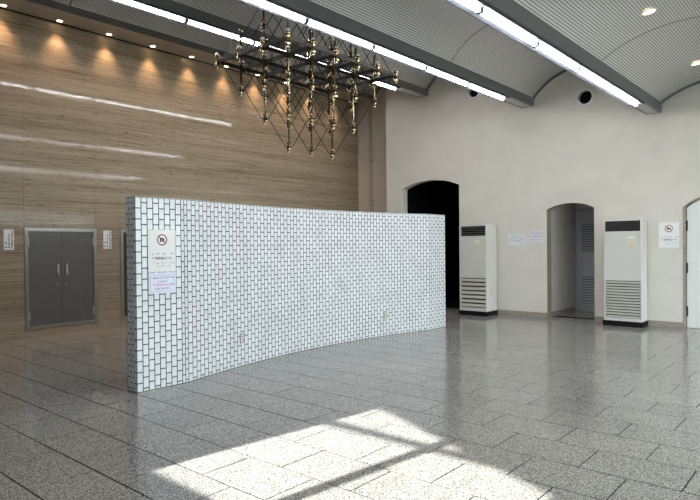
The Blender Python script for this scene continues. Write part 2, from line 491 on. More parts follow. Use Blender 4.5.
def steel_hatch(name, y0, y1, z0, z1, label, deep):
    d = empty(name, (XL, (y0 + y1) / 2, 0)); tag(d, label, kind='structure')
    inv = Matrix.Translation((-XL, -(y0 + y1) / 2, 0))
    def P(nm, m, par, *b, bev=0):
        mb = MB().box(*b); mb.v = [tuple(inv @ Vector(v)) for v in mb.v]
        return mb.build(nm, m, par, bevel=bev)
    fw = 0.06; xo = XL + 0.018
    for nm, bb in (('frame_side', (y0, y0 + fw, z0, z1)), ('frame_side', (y1 - fw, y1, z0, z1)), ('frame_top', (y0 + fw, y1 - fw, z1 - fw, z1)), ('frame_bottom', (y0 + fw, y1 - fw, z0, z0 + fw))):
        P(nm, M['steel'], d, XL - 0.20, xo, *bb, bev=0.003)
    ym = (y0 + y1) / 2
    xl = XL - 0.005 - deep
    for s in (0, 1):
        a, b = (y0 + fw + 0.004, ym - 0.002) if s == 0 else (ym + 0.002, y1 - fw - 0.004)
        lf = P('door_leaf', M['grey_door'], d, xl - 0.035, xl, a, b, z0 + fw + 0.004, z1 - fw - 0.004, bev=0.003)
        hy = ym - 0.075 if s == 0 else ym + 0.075
        zc = z0 + 1.03
        mb = MB().box(xl, xl + 0.03, hy - 0.012, hy + 0.012, zc - 0.07, zc + 0.07).box(xl + 0.03, xl + 0.042, hy - 0.01, hy + 0.01, zc - 0.11, zc + 0.09)
        mb.v = [tuple(inv @ Vector(v)) for v in mb.v]; mb.build('handle', M['chrome'], lf, bevel=0.003)
        mb = MB(); c = Vector((xl, hy - 0.005, zc - 0.28)); mb.tube(c, c + Vector((0.012, 0, 0)), 0.022, 12)
        mb.v = [tuple(inv @ Vector(v)) for v in mb.v]; mb.build('lock', M['steel'], lf)
        ye = y0 + fw if s == 0 else y1 - fw
        for hz in (z0 + 0.24, z1 - 0.24):
            P('hinge', M['chrome'], lf, xl, xl + 0.022, ye - 0.010, ye + 0.012, hz - 0.075, hz + 0.075, bev=0.003)
    P('black_backing', M['black'], d, XL - 0.26, XL - 0.2, y0, y1, z0, z1)
    return d
steel_hatch('door_1', DY0, DY1, DZ0, DZ1, 'low dark grey steel double door between two small signs on the brown wall', 0.0)
steel_hatch('door_2', EY0, EY1, DZ0, DZ1, 'dark steel door edge showing behind the left end of the tiled partition', 0.12)

# ------------------------------------------------------------------ white far wall with arched openings, alcove, recesses
def ceiling_outline(x_from):
    pts = []
    for k in range(1, 5):
        b = BEAMS[k - 1]
        pts += [(b[0], BAYS[k - 1][3][1]), (b[0], b[3] + 0.05), (b[1], b[3] + 0.05)] if k > 1 else [(b[0], b[3] + 0.5), (b[1], b[3] + 0.05)]
        pts += [(x, z + 0.03) for x, z in bez(BAYS[k])]
    return pts
def arch_pts(x0, x1, zs, zp, n=16):
    """circular-segment head between the springing points"""
    w = (x1 - x0) / 2; h = zp - zs; R = (w * w + h * h) / (2 * h); xc = (x0 + x1) / 2; zc = zp - R
    out = []
    for i in range(n + 1):
        x = x1 + (x0 - x1) * i / n
        out.append((x, zc + math.sqrt(R * R - (x - xc) ** 2)))
    return out
A1 = (-8.50, -6.915, 2.88, 3.045)
A2 = (-4.875, -3.925, 2.215, 2.335)
A3 = (-2.39, -1.36, 2.15, 2.36)
XC = -8.97
outer = [(XR + 0.1, -0.01), (XC, -0.01), (XC, 6.1), (-7.99, 6.1)] + [(x, z) for x, z in ceiling_outline(0)] + [(XR + 0.1, 3.1)]
# walk the outline in order: bottom left of openings is cut as a notch so that floors run through
def notch(A): return [(A[1], -0.01)] + arch_pts(*A) + [(A[0], -0.01)]
outline = [(XR + 0.1, -0.01)] + notch(A3) + notch(A2) + notch(A1) + [(XC, -0.01), (XC, 6.1), (-8.05, 6.1)] + ceiling_outline(0) + [(XR + 0.1, 3.1)]
def circle(cx, cz, r, n=24): return [(cx + r * math.cos(2 * math.pi * i / n), cz + r * math.sin(2 * math.pi * i / n)) for i in range(n)]
VENTS = [(-4.09, 4.39, 0.145), (-6.52, 4.93, 0.145)]
wall_far = tag(plate('wall_far', M['plaster'], outline, [circle(*v) for v in VENTS], 'y', YW, YW + 0.22), 'cream white plaster wall with arched openings', kind='structure')
wall_alcove = tag(box('wall_alcove', M['alcove'], None, XL - 0.1, XC + 0.2, YN, YN + 0.15, 0, 6.4), 'beige alcove wall in the corner beyond the brown wall', kind='structure')
box('return', M['plaster'], wall_alcove, XC, XC + 0.2, YW + 0.225, YN, 0, 6.1)
# room behind the first arch, its darkness painted as black surfaces
dr = tag(box('wall_dark_room', M['black'], None, -9.0, -5.6, 15.6, 15.7, -0.05, 3.4), 'wall of the dark room behind the tall arch, darkness painted in black', kind='structure')
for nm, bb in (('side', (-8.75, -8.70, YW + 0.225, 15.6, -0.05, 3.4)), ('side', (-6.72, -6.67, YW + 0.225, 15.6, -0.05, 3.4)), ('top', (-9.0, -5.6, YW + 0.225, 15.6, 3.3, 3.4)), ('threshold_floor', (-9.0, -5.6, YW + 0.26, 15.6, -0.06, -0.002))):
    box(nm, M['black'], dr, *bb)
# door recess behind the second arch
rc = tag(box('wall_recess', M['plaster'], None, -5.05, -3.15, 13.4605, 13.6, -0.06, 2.65), 'walls of the small white recess behind the middle arch', kind='structure')
box('side', M['plaster'], rc, -4.98, -4.88, YW + 0.225, 13.46, 0, 2.6)
box('side', M['plaster'], rc, -3.30, -3.20, YW + 0.225, 13.46, 0, 2.6)
box('top', M['plaster'], rc, -4.98, -3.2, YW + 0.225, 13.46, 2.5, 2.6)
box('recess_floor', M['granite'], rc, -4.98, -3.2, YW + 0.26, 13.46, -0.06, 0)
box('recess_skirting', M['base_stone'], rc, -4.88, -4.86, YW + 0.225, 13.46, 0, 0.10)
d4 = tag(empty('door_3', (-4.3, 13.46, 0)), 'blue grey louvred door inside the arched recess', kind='structure')
def rel(o, mb):
    mb.v = [(v[0] - o.location.x, v[1] - o.location.y, v[2] - o.location.z) for v in mb.v]; return mb
yd = 13.46
def rbox(nm, m, par, root, *b, bevel=0): return rel(root, MB().box(*b)).build(nm, m, par, bevel=bevel)
LX0, LX1 = -4.72, -4.12
leafx0, leafx1 = -4.85, -3.98
# leaf: stiles and rails round two louvre openings
for bb in ((leafx0, LX0, 0.01, 2.22), (LX1, leafx1, 0.01, 2.22), (LX0, LX1, 0.01, 0.13), (LX0, LX1, 0.78, 1.33), (LX0, LX1, 1.94, 2.22)):
    rbox('door_rail', M['blue_grey'], d4, d4, bb[0], bb[1], yd - 0.04, yd, bb[2], bb[3])
for z0, z1 in ((0.13, 0.78), (1.33, 1.94)):
    n = 11
    rbox('louvre_back', M['ac_dark'], d4, d4, LX0, LX1, yd - 0.006, yd - 0.002, z0, z1)
    for i in range(n):
        z = z0 + (i + 0.5) * (z1 - z0) / n
        mb = MB(); mb.v = []
        mb.prism([(yd - 0.038, z - 0.022), (yd - 0.033, z - 0.022), (yd - 0.008, z + 0.022), (yd - 0.013, z + 0.022)], 'x', LX0, LX1)
        rel(d4, mb).build('louvre_slat', M['blue_grey'], d4)
rbox('handle', M['chrome'], d4, d4, leafx0 + 0.73, leafx0 + 0.80, yd - 0.085, yd - 0.04, 0.98, 1.02, bevel=0.005)
rbox('frame_side', M['blue_grey'], d4, d4, leafx0 - 0.025, leafx0 - 0.004, yd - 0.06, yd, 0.0, 2.26)
rbox('frame_top', M['blue_grey'], d4, d4, leafx0, leafx1, yd - 0.06, yd, 2.23, 2.29)
# white door in the right arch
d3 = tag(empty('door_4', (-1.87, YW + 0.05, 0)), 'white arched door with dark hinges at the right edge', kind='structure')
pr = [(A3[1] - 0.03, 0.012)] + [(x, z - 0.035) for x, z in arch_pts(A3[0] + 0.055, A3[1] - 0.03, A3[2] + 0.02, A3[3])] + [(A3[0] + 0.055, 0.012)]
lf = rel(d3, MB().prism(pr, 'y', YW + 0.03, YW + 0.075)).build('door_leaf', M['white_door'], d3)
for hz in (0.30, 1.07, 1.82):
    rbox('hinge', M['hinge'], lf, d3, A3[0] + 0.036, A3[0] + 0.072, YW + 0.012, YW + 0.034, hz - 0.09, hz + 0.09)
rbox('handle', M['chrome'], lf, d3, A3[1] - 0.16, A3[1] - 0.07, YW - 0.02, YW + 0.03, 0.98, 1.01)
rbox('black_backing', M['black'], d3, d3, A3[0] - 0.1, A3[1] + 0.1, YW + 0.225, YW + 0.26, -0.01, 2.6)  # added black sheet, stops outside light showing round the leaf
rbox('threshold', M['base_stone'], d3, d3, A3[0] + 0.05, A3[1] - 0.03, YW + 0.03, YW + 0.2, -0.01, 0.008)
# stone lining of the three arches
for j, (A, w, m, dpt) in enumerate(((A2, 0.006, 'base_stone', 0.21), (A3, 0.045, 'base_stone', 0.10))):
    o_ = [(A[1], 0.0)] + arch_pts(*A) + [(A[0], 0.0)]
    i_ = [(A[1] - w, 0.0)] + arch_pts(A[0] + w, A[1] - w, A[2] + 0.01, A[3] - w * 0.75) + [(A[0] + w, 0.0)]
    t = MB().prism(o_ + i_[::-1], 'y', YW - 0.012, YW + dpt)
    # a strip that is not simply convex: build it as quads instead
    t = MB(); n = len(o_)
    for y in (YW + (0.0005 if w < 0.01 else -0.008), YW + dpt):
        for p in o_: t.v.append((p[0], y, p[1]))
        for p in i_: t.v.append((p[0], y, p[1]))
    for i in range(n - 1):
        t.f += [(i, i + 1, n + i + 1, n + i), (2 * n + i, 3 * n + i, 3 * n + i + 1, 2 * n + i + 1), (n + i, n + i + 1, 3 * n + i + 1, 3 * n + i), (i, 2 * n + i, 2 * n + i + 1, i + 1)]
    t.f += [(0, n, 3 * n, 2 * n), (n - 1, 3 * n - 1, 4 * n - 1, 2 * n - 1)]
    tag(t.build('trim_%d' % (j + 1), M['base_stone'], None), ['thin stone lining of the middle arch', 'thin stone lining of the white door arch'][j], kind='structure')
# stone skirting
bb_ = tag(empty('baseboard_far', (0, YW, 0)), 'low tan stone skirting along the white wall', kind='structure')
for x0, x1 in ((XC, A1[0]), (A1[1], A2[0]), (A2[1], A3[0]), (A3[1], XR)):
    n = max(1, round((x1 - x0) / 0.9))
    for i in range(n):
        a, b = x0 + (x1 - x0) * i / n, x0 + (x1 - x0) * (i + 1) / n
        rbox('skirting_stone', M['base_stone'], bb_, bb_, a + 0.0015, b - 0.0015, YW - 0.02, YW - 0.001, 0, 0.10)
# round vent openings
for i, (cx, cz, r) in enumerate(VENTS):
    v = tag(empty('round_vent', (cx, YW, cz)), ['round black vent hole in the white wall between the two right light beams', 'round black vent hole peeking below the middle light beam'][i], 'vent', 'round vent holes high on the white wall')
    mb = MB(); n = 24
    for rr, y in ((r - 0.012, -0.008), (r + 0.022, -0.008), (r + 0.022, -0.001), (r - 0.012, 0.15)):
        for q in range(n):
            t = 2 * math.pi * q / n; mb.v.append((rr * math.cos(t), y, rr * math.sin(t)))
    for L in range(4):
        for q in range(n):
            q2 = (q + 1) % n; a, b = L * n, ((L + 1) % 4) * n
            mb.f.append((a + q, a + q2, b + q2, b + q))
    mb.build('vent_ring', M['white_door'], v)
    mb = MB(); mb.tube((0, 0.10, 0), (0, 0.14, 0), r - 0.004, 24); mb.build('vent_back', M['black'], v)
# conduits in the alcove
cd = tag(empty('wall_conduit', (-10.28, YN - 0.02, 0)), 'pair of thin grey conduits with clips running up the alcove', 'conduit')
for dx in (-0.035, 0.035):
    MB().tube((dx, 0, 0), (dx, 0, 5.3), 0.013, 8).build('pipe', M['soffit'], cd)
for z in (2.74, 3.85, 1.6, 0.5):
    MB().box(-0.075, 0.075, -0.018, 0.02, z - 0.02, z + 0.02).build('clip', M['steel'], cd)

# ------------------------------------------------------------------ walls out of view: glazing on the right, clerestory behind
wall_right = tag(box('wall_right', M['room_wall'], None, XR, XR + 0.15, YB, YW + 0.2, 2.85, 3.4), 'head of the glazed wall on the daylight side', kind='structure')
for a, b in ((YB - 0.2, GY0), (GY1, YW + 0.2)):
    box('pier', M['room_wall'], wall_right, XR, XR + 0.15, a, b, -0.05, 2.85)
box('sill', M['room_wall'], wall_right, XR, XR + 0.15, GY0, GY1, -0.05, 0.10)
win1 = tag(empty('window_1', (XR + 0.07, (GY0 + GY1) / 2, 0.1)), 'tall glazed window wall on the daylight side', kind='structure')
for i in range(6):
    y = GY0 + 9.5 * i / 5
    rbox('mullion', M['alu'], win1, win1, XR + 0.04, XR + 0.10, y - 0.03, y + 0.03, 0.1, 2.85)
    if i < 5:
        rbox('pane', M['glass'], win1, win1, XR + 0.066, XR + 0.074, y + 0.03, y + 1.87, 0.1, 2.85)
KZ = SUN_TAN
outl = [(XL - 0.3, -0.05), (XR + 0.15, -0.05), (XR + 0.15, 3.4), (XL - 0.3, 6.6)]
cle = [(-4.20, 2.15), (-0.9, 2.15), (-0.9, 2.75), (-4.20, 3.55)]
wall_back = tag(plate('wall_back', M['room_wall'], outl, [cle[::-1]], 'y', YB - 0.2, YB), 'grey wall behind the viewer with a high sloping window', kind='structure')
win2 = tag(empty('window_2', (-2.5, YB - 0.1, 2.15)), 'high window with sloping head that lets the sun in', kind='structure')
for x in (-3.14, -2.0):
    rbox('mullion', M['alu'], win2, win2, x - 0.055, x + 0.055, YB - 0.06, YB - 0.02, 2.15, 3.28 if x < -3 else 3.0)
rbox('transom', M['alu'], win2, win2, -4.2, -2.5, YB - 0.06, YB - 0.02, 3.07, 3.13)
rel(win2, MB().prism(cle, 'y', YB - 0.085, YB - 0.08)).build('pane', M['glass'], win2)
# roof over everything so that sun and sky enter through the windows only
roof = [(XL - 0.3, 6.75), (XR + 0.3, 4.55), (XR + 0.3, 4.7), (XL - 0.3, 6.9)]
box('light_block', M['room_wall'], ceiling, XL - 0.4, XR + 0.3, 13.0, 13.2, 3.6, 6.95)  # unseen closing panel, added to keep sky light out above the vaults
box('roof_slab', M['room_wall'], ceiling, XL - 0.4, XR + 0.3, YB - 0.2, 13.2, 6.95, 7.1)
box('light_block', M['room_wall'], ceiling, XR + 0.15, XR + 0.3, YB - 0.2, 13.2, 3.3, 6.95)
box('light_block', M['room_wall'], ceiling, XL - 0.4, XR + 0.3, YB - 0.3, YB - 0.2, 3.4, 6.95) if False else None
plate('light_block', M['room_wall'], [(XL - 0.3, 6.6), (XR + 0.3, 3.4), (XR + 0.3, 7.0), (XL - 0.3, 7.0)], [], 'y', YB - 0.2, YB, ceiling)
tag(box('ground', M['ground'], None, XR + 0.16, 40, -30, 40, -0.2, -0.06), 'paved ground outside the windows, unseen, added for daylight bounce', kind='structure')  # unseen plane, added to bounce daylight towards the glazing

# ------------------------------------------------------------------ tiled partition
TP, TH, WH = 0.0685, 0.1163, 2.075
path = []                                       # list of (x, y) column edges along the front face
p = [-5.79, 3.27]; path.append(tuple(p))
for i in range(8): p = [p[0] + 0.0012, p[1] + TP]; path.append(tuple(p))
def arc_x(y):
    y0, y1 = 3.91, 8.96; u = (y - (y0 + y1) / 2) / ((y1 - y0) / 2)
    return -5.785 - 0.065 * (y - y0) / (y1 - y0) - 0.355 * (1 - u * u)
for w in (0.043, 0.043): p = [p[0] - 0.004, p[1] + w]; path.append(tuple(p))
y = p[1]
while y < 8.93:
    s = (arc_x(y + 0.01) - arc_x(y)) / 0.01 if y > 3.93 else -0.2
    y += TP / math.sqrt(1 + s * s); path.append((arc_x(max(y, 3.91)), y))
p = list(path[-1])
for i in range(8): p = [p[0] - 0.001, p[1] + TP]; path.append(tuple(p))
THK = 0.185
part = tag(empty('partition_wall', (-6.0, 6.4, 0)), 'freestanding curved partition clad in small white upright tiles', 'partition')
def offset_path(d):
    out = []
    for i, q in enumerate(path):
        a = Vector(path[max(0, i - 1)]); b = Vector(path[min(len(path) - 1, i + 1)])
        t = (b - a).normalized(); n = Vector((-t.y, t.x))      # to the back (-x)
        out.append(Vector(q) + n * d)
    return out
core_f, core_b = offset_path(-0.0006), offset_path(THK + 0.0006)
mb = MB(); n = len(path)
for z in (0, WH - 0.004):
    for q in core_f: mb.v.append((q.x + 6.0, q.y - 6.4 + (-0.0006 if q is core_f[0] else 0.0006 if q is core_f[-1] else 0), z))
    for q in core_b: mb.v.append((q.x + 6.0, q.y - 6.4 + (-0.0006 if q is core_b[0] else 0.0006 if q is core_b[-1] else 0), z))
for i in range(n - 1):
    mb.f += [(i, i + 1, 2 * n + i + 1, 2 * n + i), (n + i, 3 * n + i, 3 * n + i + 1, n + i + 1), (2 * n + i, 2 * n + i + 1, 3 * n + i + 1, 3 * n + i), (i, n + i, n + i + 1, i + 1)]
mb.f += [(0, 2 * n, 3 * n, n), (n - 1, 2 * n - 1, 4 * n - 1, 3 * n - 1)]
mb.build('core', M['tile_joint'], part)
# a thin pale coping
mb = MB(); fo, bo = offset_path(0.0), offset_path(THK)
for z in (WH - 0.004, WH):
    for q in fo: mb.v.append((q.x + 6.0, q.y - 6.4, z))
    for q in bo: mb.v.append((q.x + 6.0, q.y - 6.4, z))
for i in range(n - 1):
    mb.f += [(i, i + 1, 2 * n + i + 1, 2 * n + i), (n + i, 3 * n + i, 3 * n + i + 1, n + i + 1), (2 * n + i, 2 * n + i + 1, 3 * n + i + 1, 3 * n + i), (i, n + i, n + i + 1, i + 1)]
mb.f += [(0, 2 * n, 3 * n, n), (n - 1, 2 * n - 1, 4 * n - 1, 3 * n - 1)]
mb.build('coping', M['tile'], part)
JT = 0.0105
tiles = []       # (centre, tangent, width, height)
def column(a, b, odd):
    a = Vector((*a, 0)); b = Vector((*b, 0)); w = (b - a).length; t = (b - a) / w
    z = WH - 0.004; first = True
    while z > 0.012:
        h = TH * 0.5 if (odd and first) else TH
        zb = max(0.0, z - h); first = False
        if z - zb > 0.02:
            hh = z - zb - JT
            tiles.append(((a + b) / 2 + Vector((0, 0, z - (z - zb) / 2)), t, w - JT * (0.85 if w > 0.055 else 0.75), hh))
        z = zb
for i in range(n - 1): column(path[i], path[i + 1], i % 2 == 1)
nfront = len(tiles)
# end cap (near end) four narrow columns, back and far end
e0, e1 = Vector(bo[0]), Vector(fo[0]); t = (e1 - e0)
cuts = [0, 0.27, 0.44, 0.68, 1.0]
for i in range(4): column(e0 + t * cuts[i], e0 + t * cuts[i + 1], i % 2 == 0)
f0, f1 = Vector(fo[-1]), Vector(bo[-1]); t = (f1 - f0)
for i in range(3): column(f0 + t * (i / 3), f0 + t * ((i + 1) / 3), i % 2 == 0)
nb = len(bo)
for i in range(nb - 1, 0, -1): column(bo[i], bo[i - 1], i % 2 == 1)
ranked = []
for q, (c, t, w, h) in enumerate(tiles):
    nrm = Vector((t.y, -t.x, 0))
    vis = nrm.dot(Vector((0, 0, CAM_H)) - c) > 0
    hw = t * w / 2; hz = Vector((0, 0, h / 2))
    ranked.append((shown([c - hw - hz, c + hw - hz, c + hw + hz, c - hw + hz]) if vis else 0, q))
ranked.sort(reverse=True)
big = set(q for a, q in ranked[:300])
cache = {}
def tile_mesh(w, h):
    key = (round(w, 3), round(h, 3))
    if key not in cache:
        e = 0.0012; mb = MB(); x, z = w / 2, h / 2
        mb.v = [(-x, 0, -z), (x, 0, -z), (x, 0, z), (-x, 0, z), (-x, -0.0065, -z), (x, -0.0065, -z), (x, -0.0065, z), (-x, -0.0065, z),
                (-x + e, -0.008, -z + e), (x - e, -0.008, -z + e), (x - e, -0.008, z - e), (-x + e, -0.008, z - e)]
        mb.f = [(0, 1, 2, 3)] + [(i, (i + 1) % 4, 4 + (i + 1) % 4, 4 + i) for i in range(4)] + [(4 + i, 4 + (i + 1) % 4, 8 + (i + 1) % 4, 8 + i) for i in range(4)] + [(8, 9, 10, 11)]
        cache[key] = (mb, mb.mesh('tile', M['tile']))
    return cache[key]
field = MB()
for q, (c, t, w, h) in enumerate(tiles):
    nrm = Vector((t.y, -t.x, 0))                # outward (local -y)
    c = c - nrm * 0.006
    mbq, me = tile_mesh(w, h)
    rz = math.atan2(t.y, t.x)
    tilt = random.uniform(-0.006, 0.006); tz = random.uniform(-0.006, 0.006)
    R_ = Matrix.Rotation(rz + tz, 4, 'Z') @ Matrix.Rotation(tilt, 4, 'X')
    if q in big:
        o = link('tile', me, part)
        o.location = c - part.location; o.rotation_euler = R_.to_euler()
    else:
        T = Matrix.Translation(c - part.location) @ R_; b = len(field.v)
        field.v += [tuple(T @ Vector(v)) for v in mbq.v]; field.f += [tuple(b + i for i in f) for f in mbq.f]
fm = field.build('tile_field', M['tile'], part); tag(fm, kind='stuff')
# flush socket plates low on the partition
def front_at(y):
    for i in range(n - 1):
        if path[i][1] <= y <= path[i + 1][1]:
            a, b = Vector(path[i]), Vector(path[i + 1]); return a + (b - a) * ((y - a.y) / (b.y - a.y)), (b - a).normalized()
for yy, lab in ((4.845, 'small steel socket plate low on the tiles nearer the posters'), (7.95, 'small steel socket plate low on the tiles near the far end')):
    pp, t = front_at(yy)
    s = tag(empty('socket_plate', (pp.x, pp.y, 0.36)), lab, 'socket', 'socket plates low on the tiled partition')
    s.rotation_euler.z = math.atan2(t.y, t.x)
    MB().box(-0.036, 0.036, -0.011, -0.003, -0.06, 0.06).build('plate_frame', M['grey_door'], s, bevel=0.002)
    MB().box(-0.026, 0.022, -0.0135, -0.0105, -0.05, 0.05).build('cover', M['ac_body'], s, bevel=0.002)
    for z in (-0.02, 0.02):
        MB().box(-0.010, 0.010, -0.0145, -0.013, z - 0.006, z + 0.006).build('outlet', M['ink'], s)

# ------------------------------------------------------------------ paper notices
class Paper:
    """flat notice; local u right, v up from lower left corner, facing local -y"""
    def __init__(s, name, label, group, loc, rz, w, h, m):
        s.o = tag(empty(name, loc), label, 'notice', group); s.o.rotation_euler.z = rz
        MB().box(0, w, -0.0015, 0, 0, h).build('sheet', m, s.o); s.w, s.h = w, h
    def row(s, v, u0, u1, size, m, density=0.75, vertical=False, seed=1, heavy=1.0):
        rnd = random.Random(seed); mb = MB(); pos = u0
        while pos < u1:
            if rnd.random() < density:
                # a small illegible character: two or three strokes
                for q in range(3):
                    a = pos + rnd.uniform(0.05, 0.35) * size; b = v + rnd.uniform(0.05, 0.75) * size
                    if rnd.random() < 0.5: r = (a, a + 0.55 * size, b, b + 0.20 * size * heavy)
                    else: r = (a + 0.2 * size, a + 0.2 * size + 0.2 * size * heavy, b - 0.2 * size, b + 0.5 * size)
                    if vertical: r = (v + r[2] - v, v + r[3] - v, u1 + u0 - r[1], u1 + u0 - r[0])
                    mb.box(r[0], r[1], -0.0021, -0.0014, r[2], r[3])
            pos += size * 1.05
        if mb.v: tag(mb.build('lettering', m, s.o), kind='stuff')
    def text(s, txt, u, v, size, m):
        cu = bpy.data.curves.new('lettering', 'FONT'); cu.body = txt; cu.size = size; cu.extrude = 0.0003; cu.align_x = 'CENTER'; cu.offset = size * 0.012
        t = bpy.data.objects.new('t', cu); COL.objects.link(t)
        dg = bpy.context.evaluated_depsgraph_get(); dg.update()
        me = bpy.data.meshes.new_from_object(t.evaluated_get(dg)); bpy.data.objects.remove(t, do_unlink=True)
        for w in me.vertices: w.co = (w.co.x + u, -0.0018 - w.co.z, w.co.y + v)
        me.materials.clear(); me.materials.append(m); me.name = 'lettering'
        tag(link('lettering', me, s.o), kind='stuff')
    def no_camera(s, u, v, r, m):
        mb = MB(); k = 28
        for y in (-0.0021, -0.0015):
            for rr in (r, r * 0.80):
                for q in range(k):
                    t = 2 * math.pi * q / k; mb.v.append((u + rr * math.cos(t), y, v + rr * math.sin(t)))
        for q in range(k):
            q2 = (q + 1) % k
            mb.f += [(q, q2, k + q2, k + q), (2 * k + q, 3 * k + q, 3 * k + q2, 2 * k + q2), (q, 2 * k + q, 2 * k + q2, q2), (k + q, k + q2, 3 * k + q2, 3 * k + q)]
        mb.build('prohibition_ring', m, s.o)
        mb = MB(); d = r * 0.86; a = 0.7071; hw = r * 0.09
        P = [(-d * a - hw * a, d * a - hw * a), (-d * a + hw * a, d * a + hw * a), (d * a + hw * a, -d * a + hw * a), (d * a - hw * a, -d * a - hw * a)]
        mb.prism([(u + x, v + z) for x, z in P], 'y', -0.0027, -0.0022).build('prohibition_bar', m, s.o)
        MB().box(u - r * 0.45, u + r * 0.45, -0.002, -0.0014, v - r * 0.34, v + r * 0.22).box(u - r * 0.22, u + r * 0.16, -0.002, -0.0014, v + r * 0.22, v + r * 0.38).build('camera_symbol', M['ink'], s.o)
        mb = MB(); mb.tube((u, -0.0024, v - r * 0.06), (u, -0.0019, v - r * 0.06), r * 0.2, 16); mb.build('camera_lens', M['paper'], s.o)
        mb = MB(); mb.tube((u, -0.0028, v - r * 0.06), (u, -0.0023, v - r * 0.06), r * 0.11, 16); mb.build('camera_lens_dot', M['ink'], s.o)

RZ = math.pi / 2
pf, _ = front_at(3.40)
xs = -5.788 + 0.012
P1 = Paper('photo_ban_notice', 'white no-photography poster taped on the tiled partition above the lilac notice', 'notices on the tiled partition', (xs, 3.405, 1.272), RZ, 0.340, 0.452, M['paper'])
P1.no_camera(0.172, 0.345, 0.062, M['red_ink'])
P1.row(0.178, 0.045, 0.31, 0.024, M['grey_ink'], 0.8, seed=3)
P1.row(0.132, 0.045, 0.10, 0.026, M['grey_ink'], 0.9, seed=4)
P1.text('撮影禁止です。', 0.208, 0.132, 0.034, M['ink'])
P1.row(0.085, 0.06, 0.31, 0.018, M['grey_ink'], 0.7, seed=5)
P1.row(0.052, 0.07, 0.28, 0.018, M['grey_ink'], 0.7, seed=6)
P2 = Paper('lilac_notice', 'pale lilac notice with blue and pink lettering under the no-photography poster', 'notices on the tiled partition', (xs, 3.408, 1.035), RZ, 0.336, 0.225, M['lilac'])
P2.row(0.158, 0.05, 0.30, 0.028, M['blue_ink'], 0.95, seed=8); P2.row(0.118, 0.11, 0.22, 0.022, M['blue_ink'], 0.9, seed=9)
P2.row(0.078, 0.05, 0.27, 0.026, M['pink_ink'], 0.95, seed=10); P2.row(0.078, 0.27, 0.30, 0.026, M['blue_ink'], 0.95, seed=12)
P2.row(0.038, 0.07, 0.26, 0.024, M['blue_ink'], 0.9, seed=11)
mb = MB()
for r in ((0.022, 0.314, 0.020, 0.0225), (0.022, 0.314, 0.2005, 0.203), (0.022, 0.0245, 0.0225, 0.2005), (0.3115, 0.314, 0.0225, 0.2005)): mb.box(r[0], r[1], -0.0019, -0.0014, r[2], r[3])
mb.build('border_line', M['blue_ink'], P2.o)
for y0, lab, sd_ in ((3.718, 'narrow white sign with vertical lettering left of the steel door', 20), (5.423, 'narrow white sign with vertical lettering right of the steel door', 30)):
    P = Paper('vertical_sign', lab, 'signs beside the steel door', (XL + 0.0025, y0, 1.508), RZ, 0.158, 0.342, M['paper'])
    P.row(0.112, 0.02, 0.33, 0.030, M['ink'], 1.0, True, sd_, 2.0)
    P.row(0.066, 0.05, 0.28, 0.024, M['ink'], 1.0, True, sd_ + 1, 1.9)
    for z in (0.045, 0.115):
        mb = MB(); mb.tube((0.030, -0.0021, z), (0.030, -0.0014, z), 0.013, 14); mb.build('bullet_dot', M['ink'], P.o)
yw = YW - 0.0025
P3 = Paper('pale_blue_notice', 'pale blue notice left of two beside the middle arch', 'notices beside the middle arch', (-5.725, yw, 1.49), 0, 0.40, 0.25, M['blue_paper'])
P3.row(0.195, 0.11, 0.26, 0.020, M['blue_ink'], 0.8, seed=41); P3.row(0.155, 0.05, 0.35, 0.020, M['blue_ink'], 0.85, seed=42)
P3.row(0.120, 0.05, 0.37, 0.020, M['blue_ink'], 0.85, seed=43); P3.row(0.085, 0.05, 0.35, 0.024, M['ink'], 0.85, seed=44); P3.row(0.035, 0.28, 0.36, 0.022, M['ink'], 0.9, seed=45)
P4 = Paper('pale_violet_notice', 'pale violet notice right of two beside the middle arch', 'notices beside the middle arch', (-5.262, yw, 1.55), 0, 0.33, 0.25, M['pink_paper'])
P4.row(0.18, 0.04, 0.30, 0.022, M['blue_ink'], 0.8, seed=51); P4.row(0.11, 0.04, 0.30, 0.026, M['blue_ink'], 0.9, seed=52); P4.row(0.05, 0.04, 0.28, 0.020, M['blue_ink'], 0.8, seed=53)
P5 = Paper('photo_ban_notice', 'white no-photography poster on the plaster wall beside the white door', None, (-2.785, yw, 1.43), 0, 0.335, 0.455, M['paper'])
P5.no_camera(0.168, 0.345, 0.066, M['red_ink'])
P5.row(0.178, 0.045, 0.31, 0.024, M['grey_ink'], 0.8, seed=3)
P5.row(0.132, 0.045, 0.10, 0.026, M['grey_ink'], 0.9, seed=4); P5.text('撮影禁止です。', 0.206, 0.132, 0.034, M['ink'])
P5.row(0.085, 0.06, 0.31, 0.018, M['grey_ink'], 0.7, seed=5); P5.row(0.052, 0.07, 0.28, 0.018, M['grey_ink'], 0.7, seed=6)

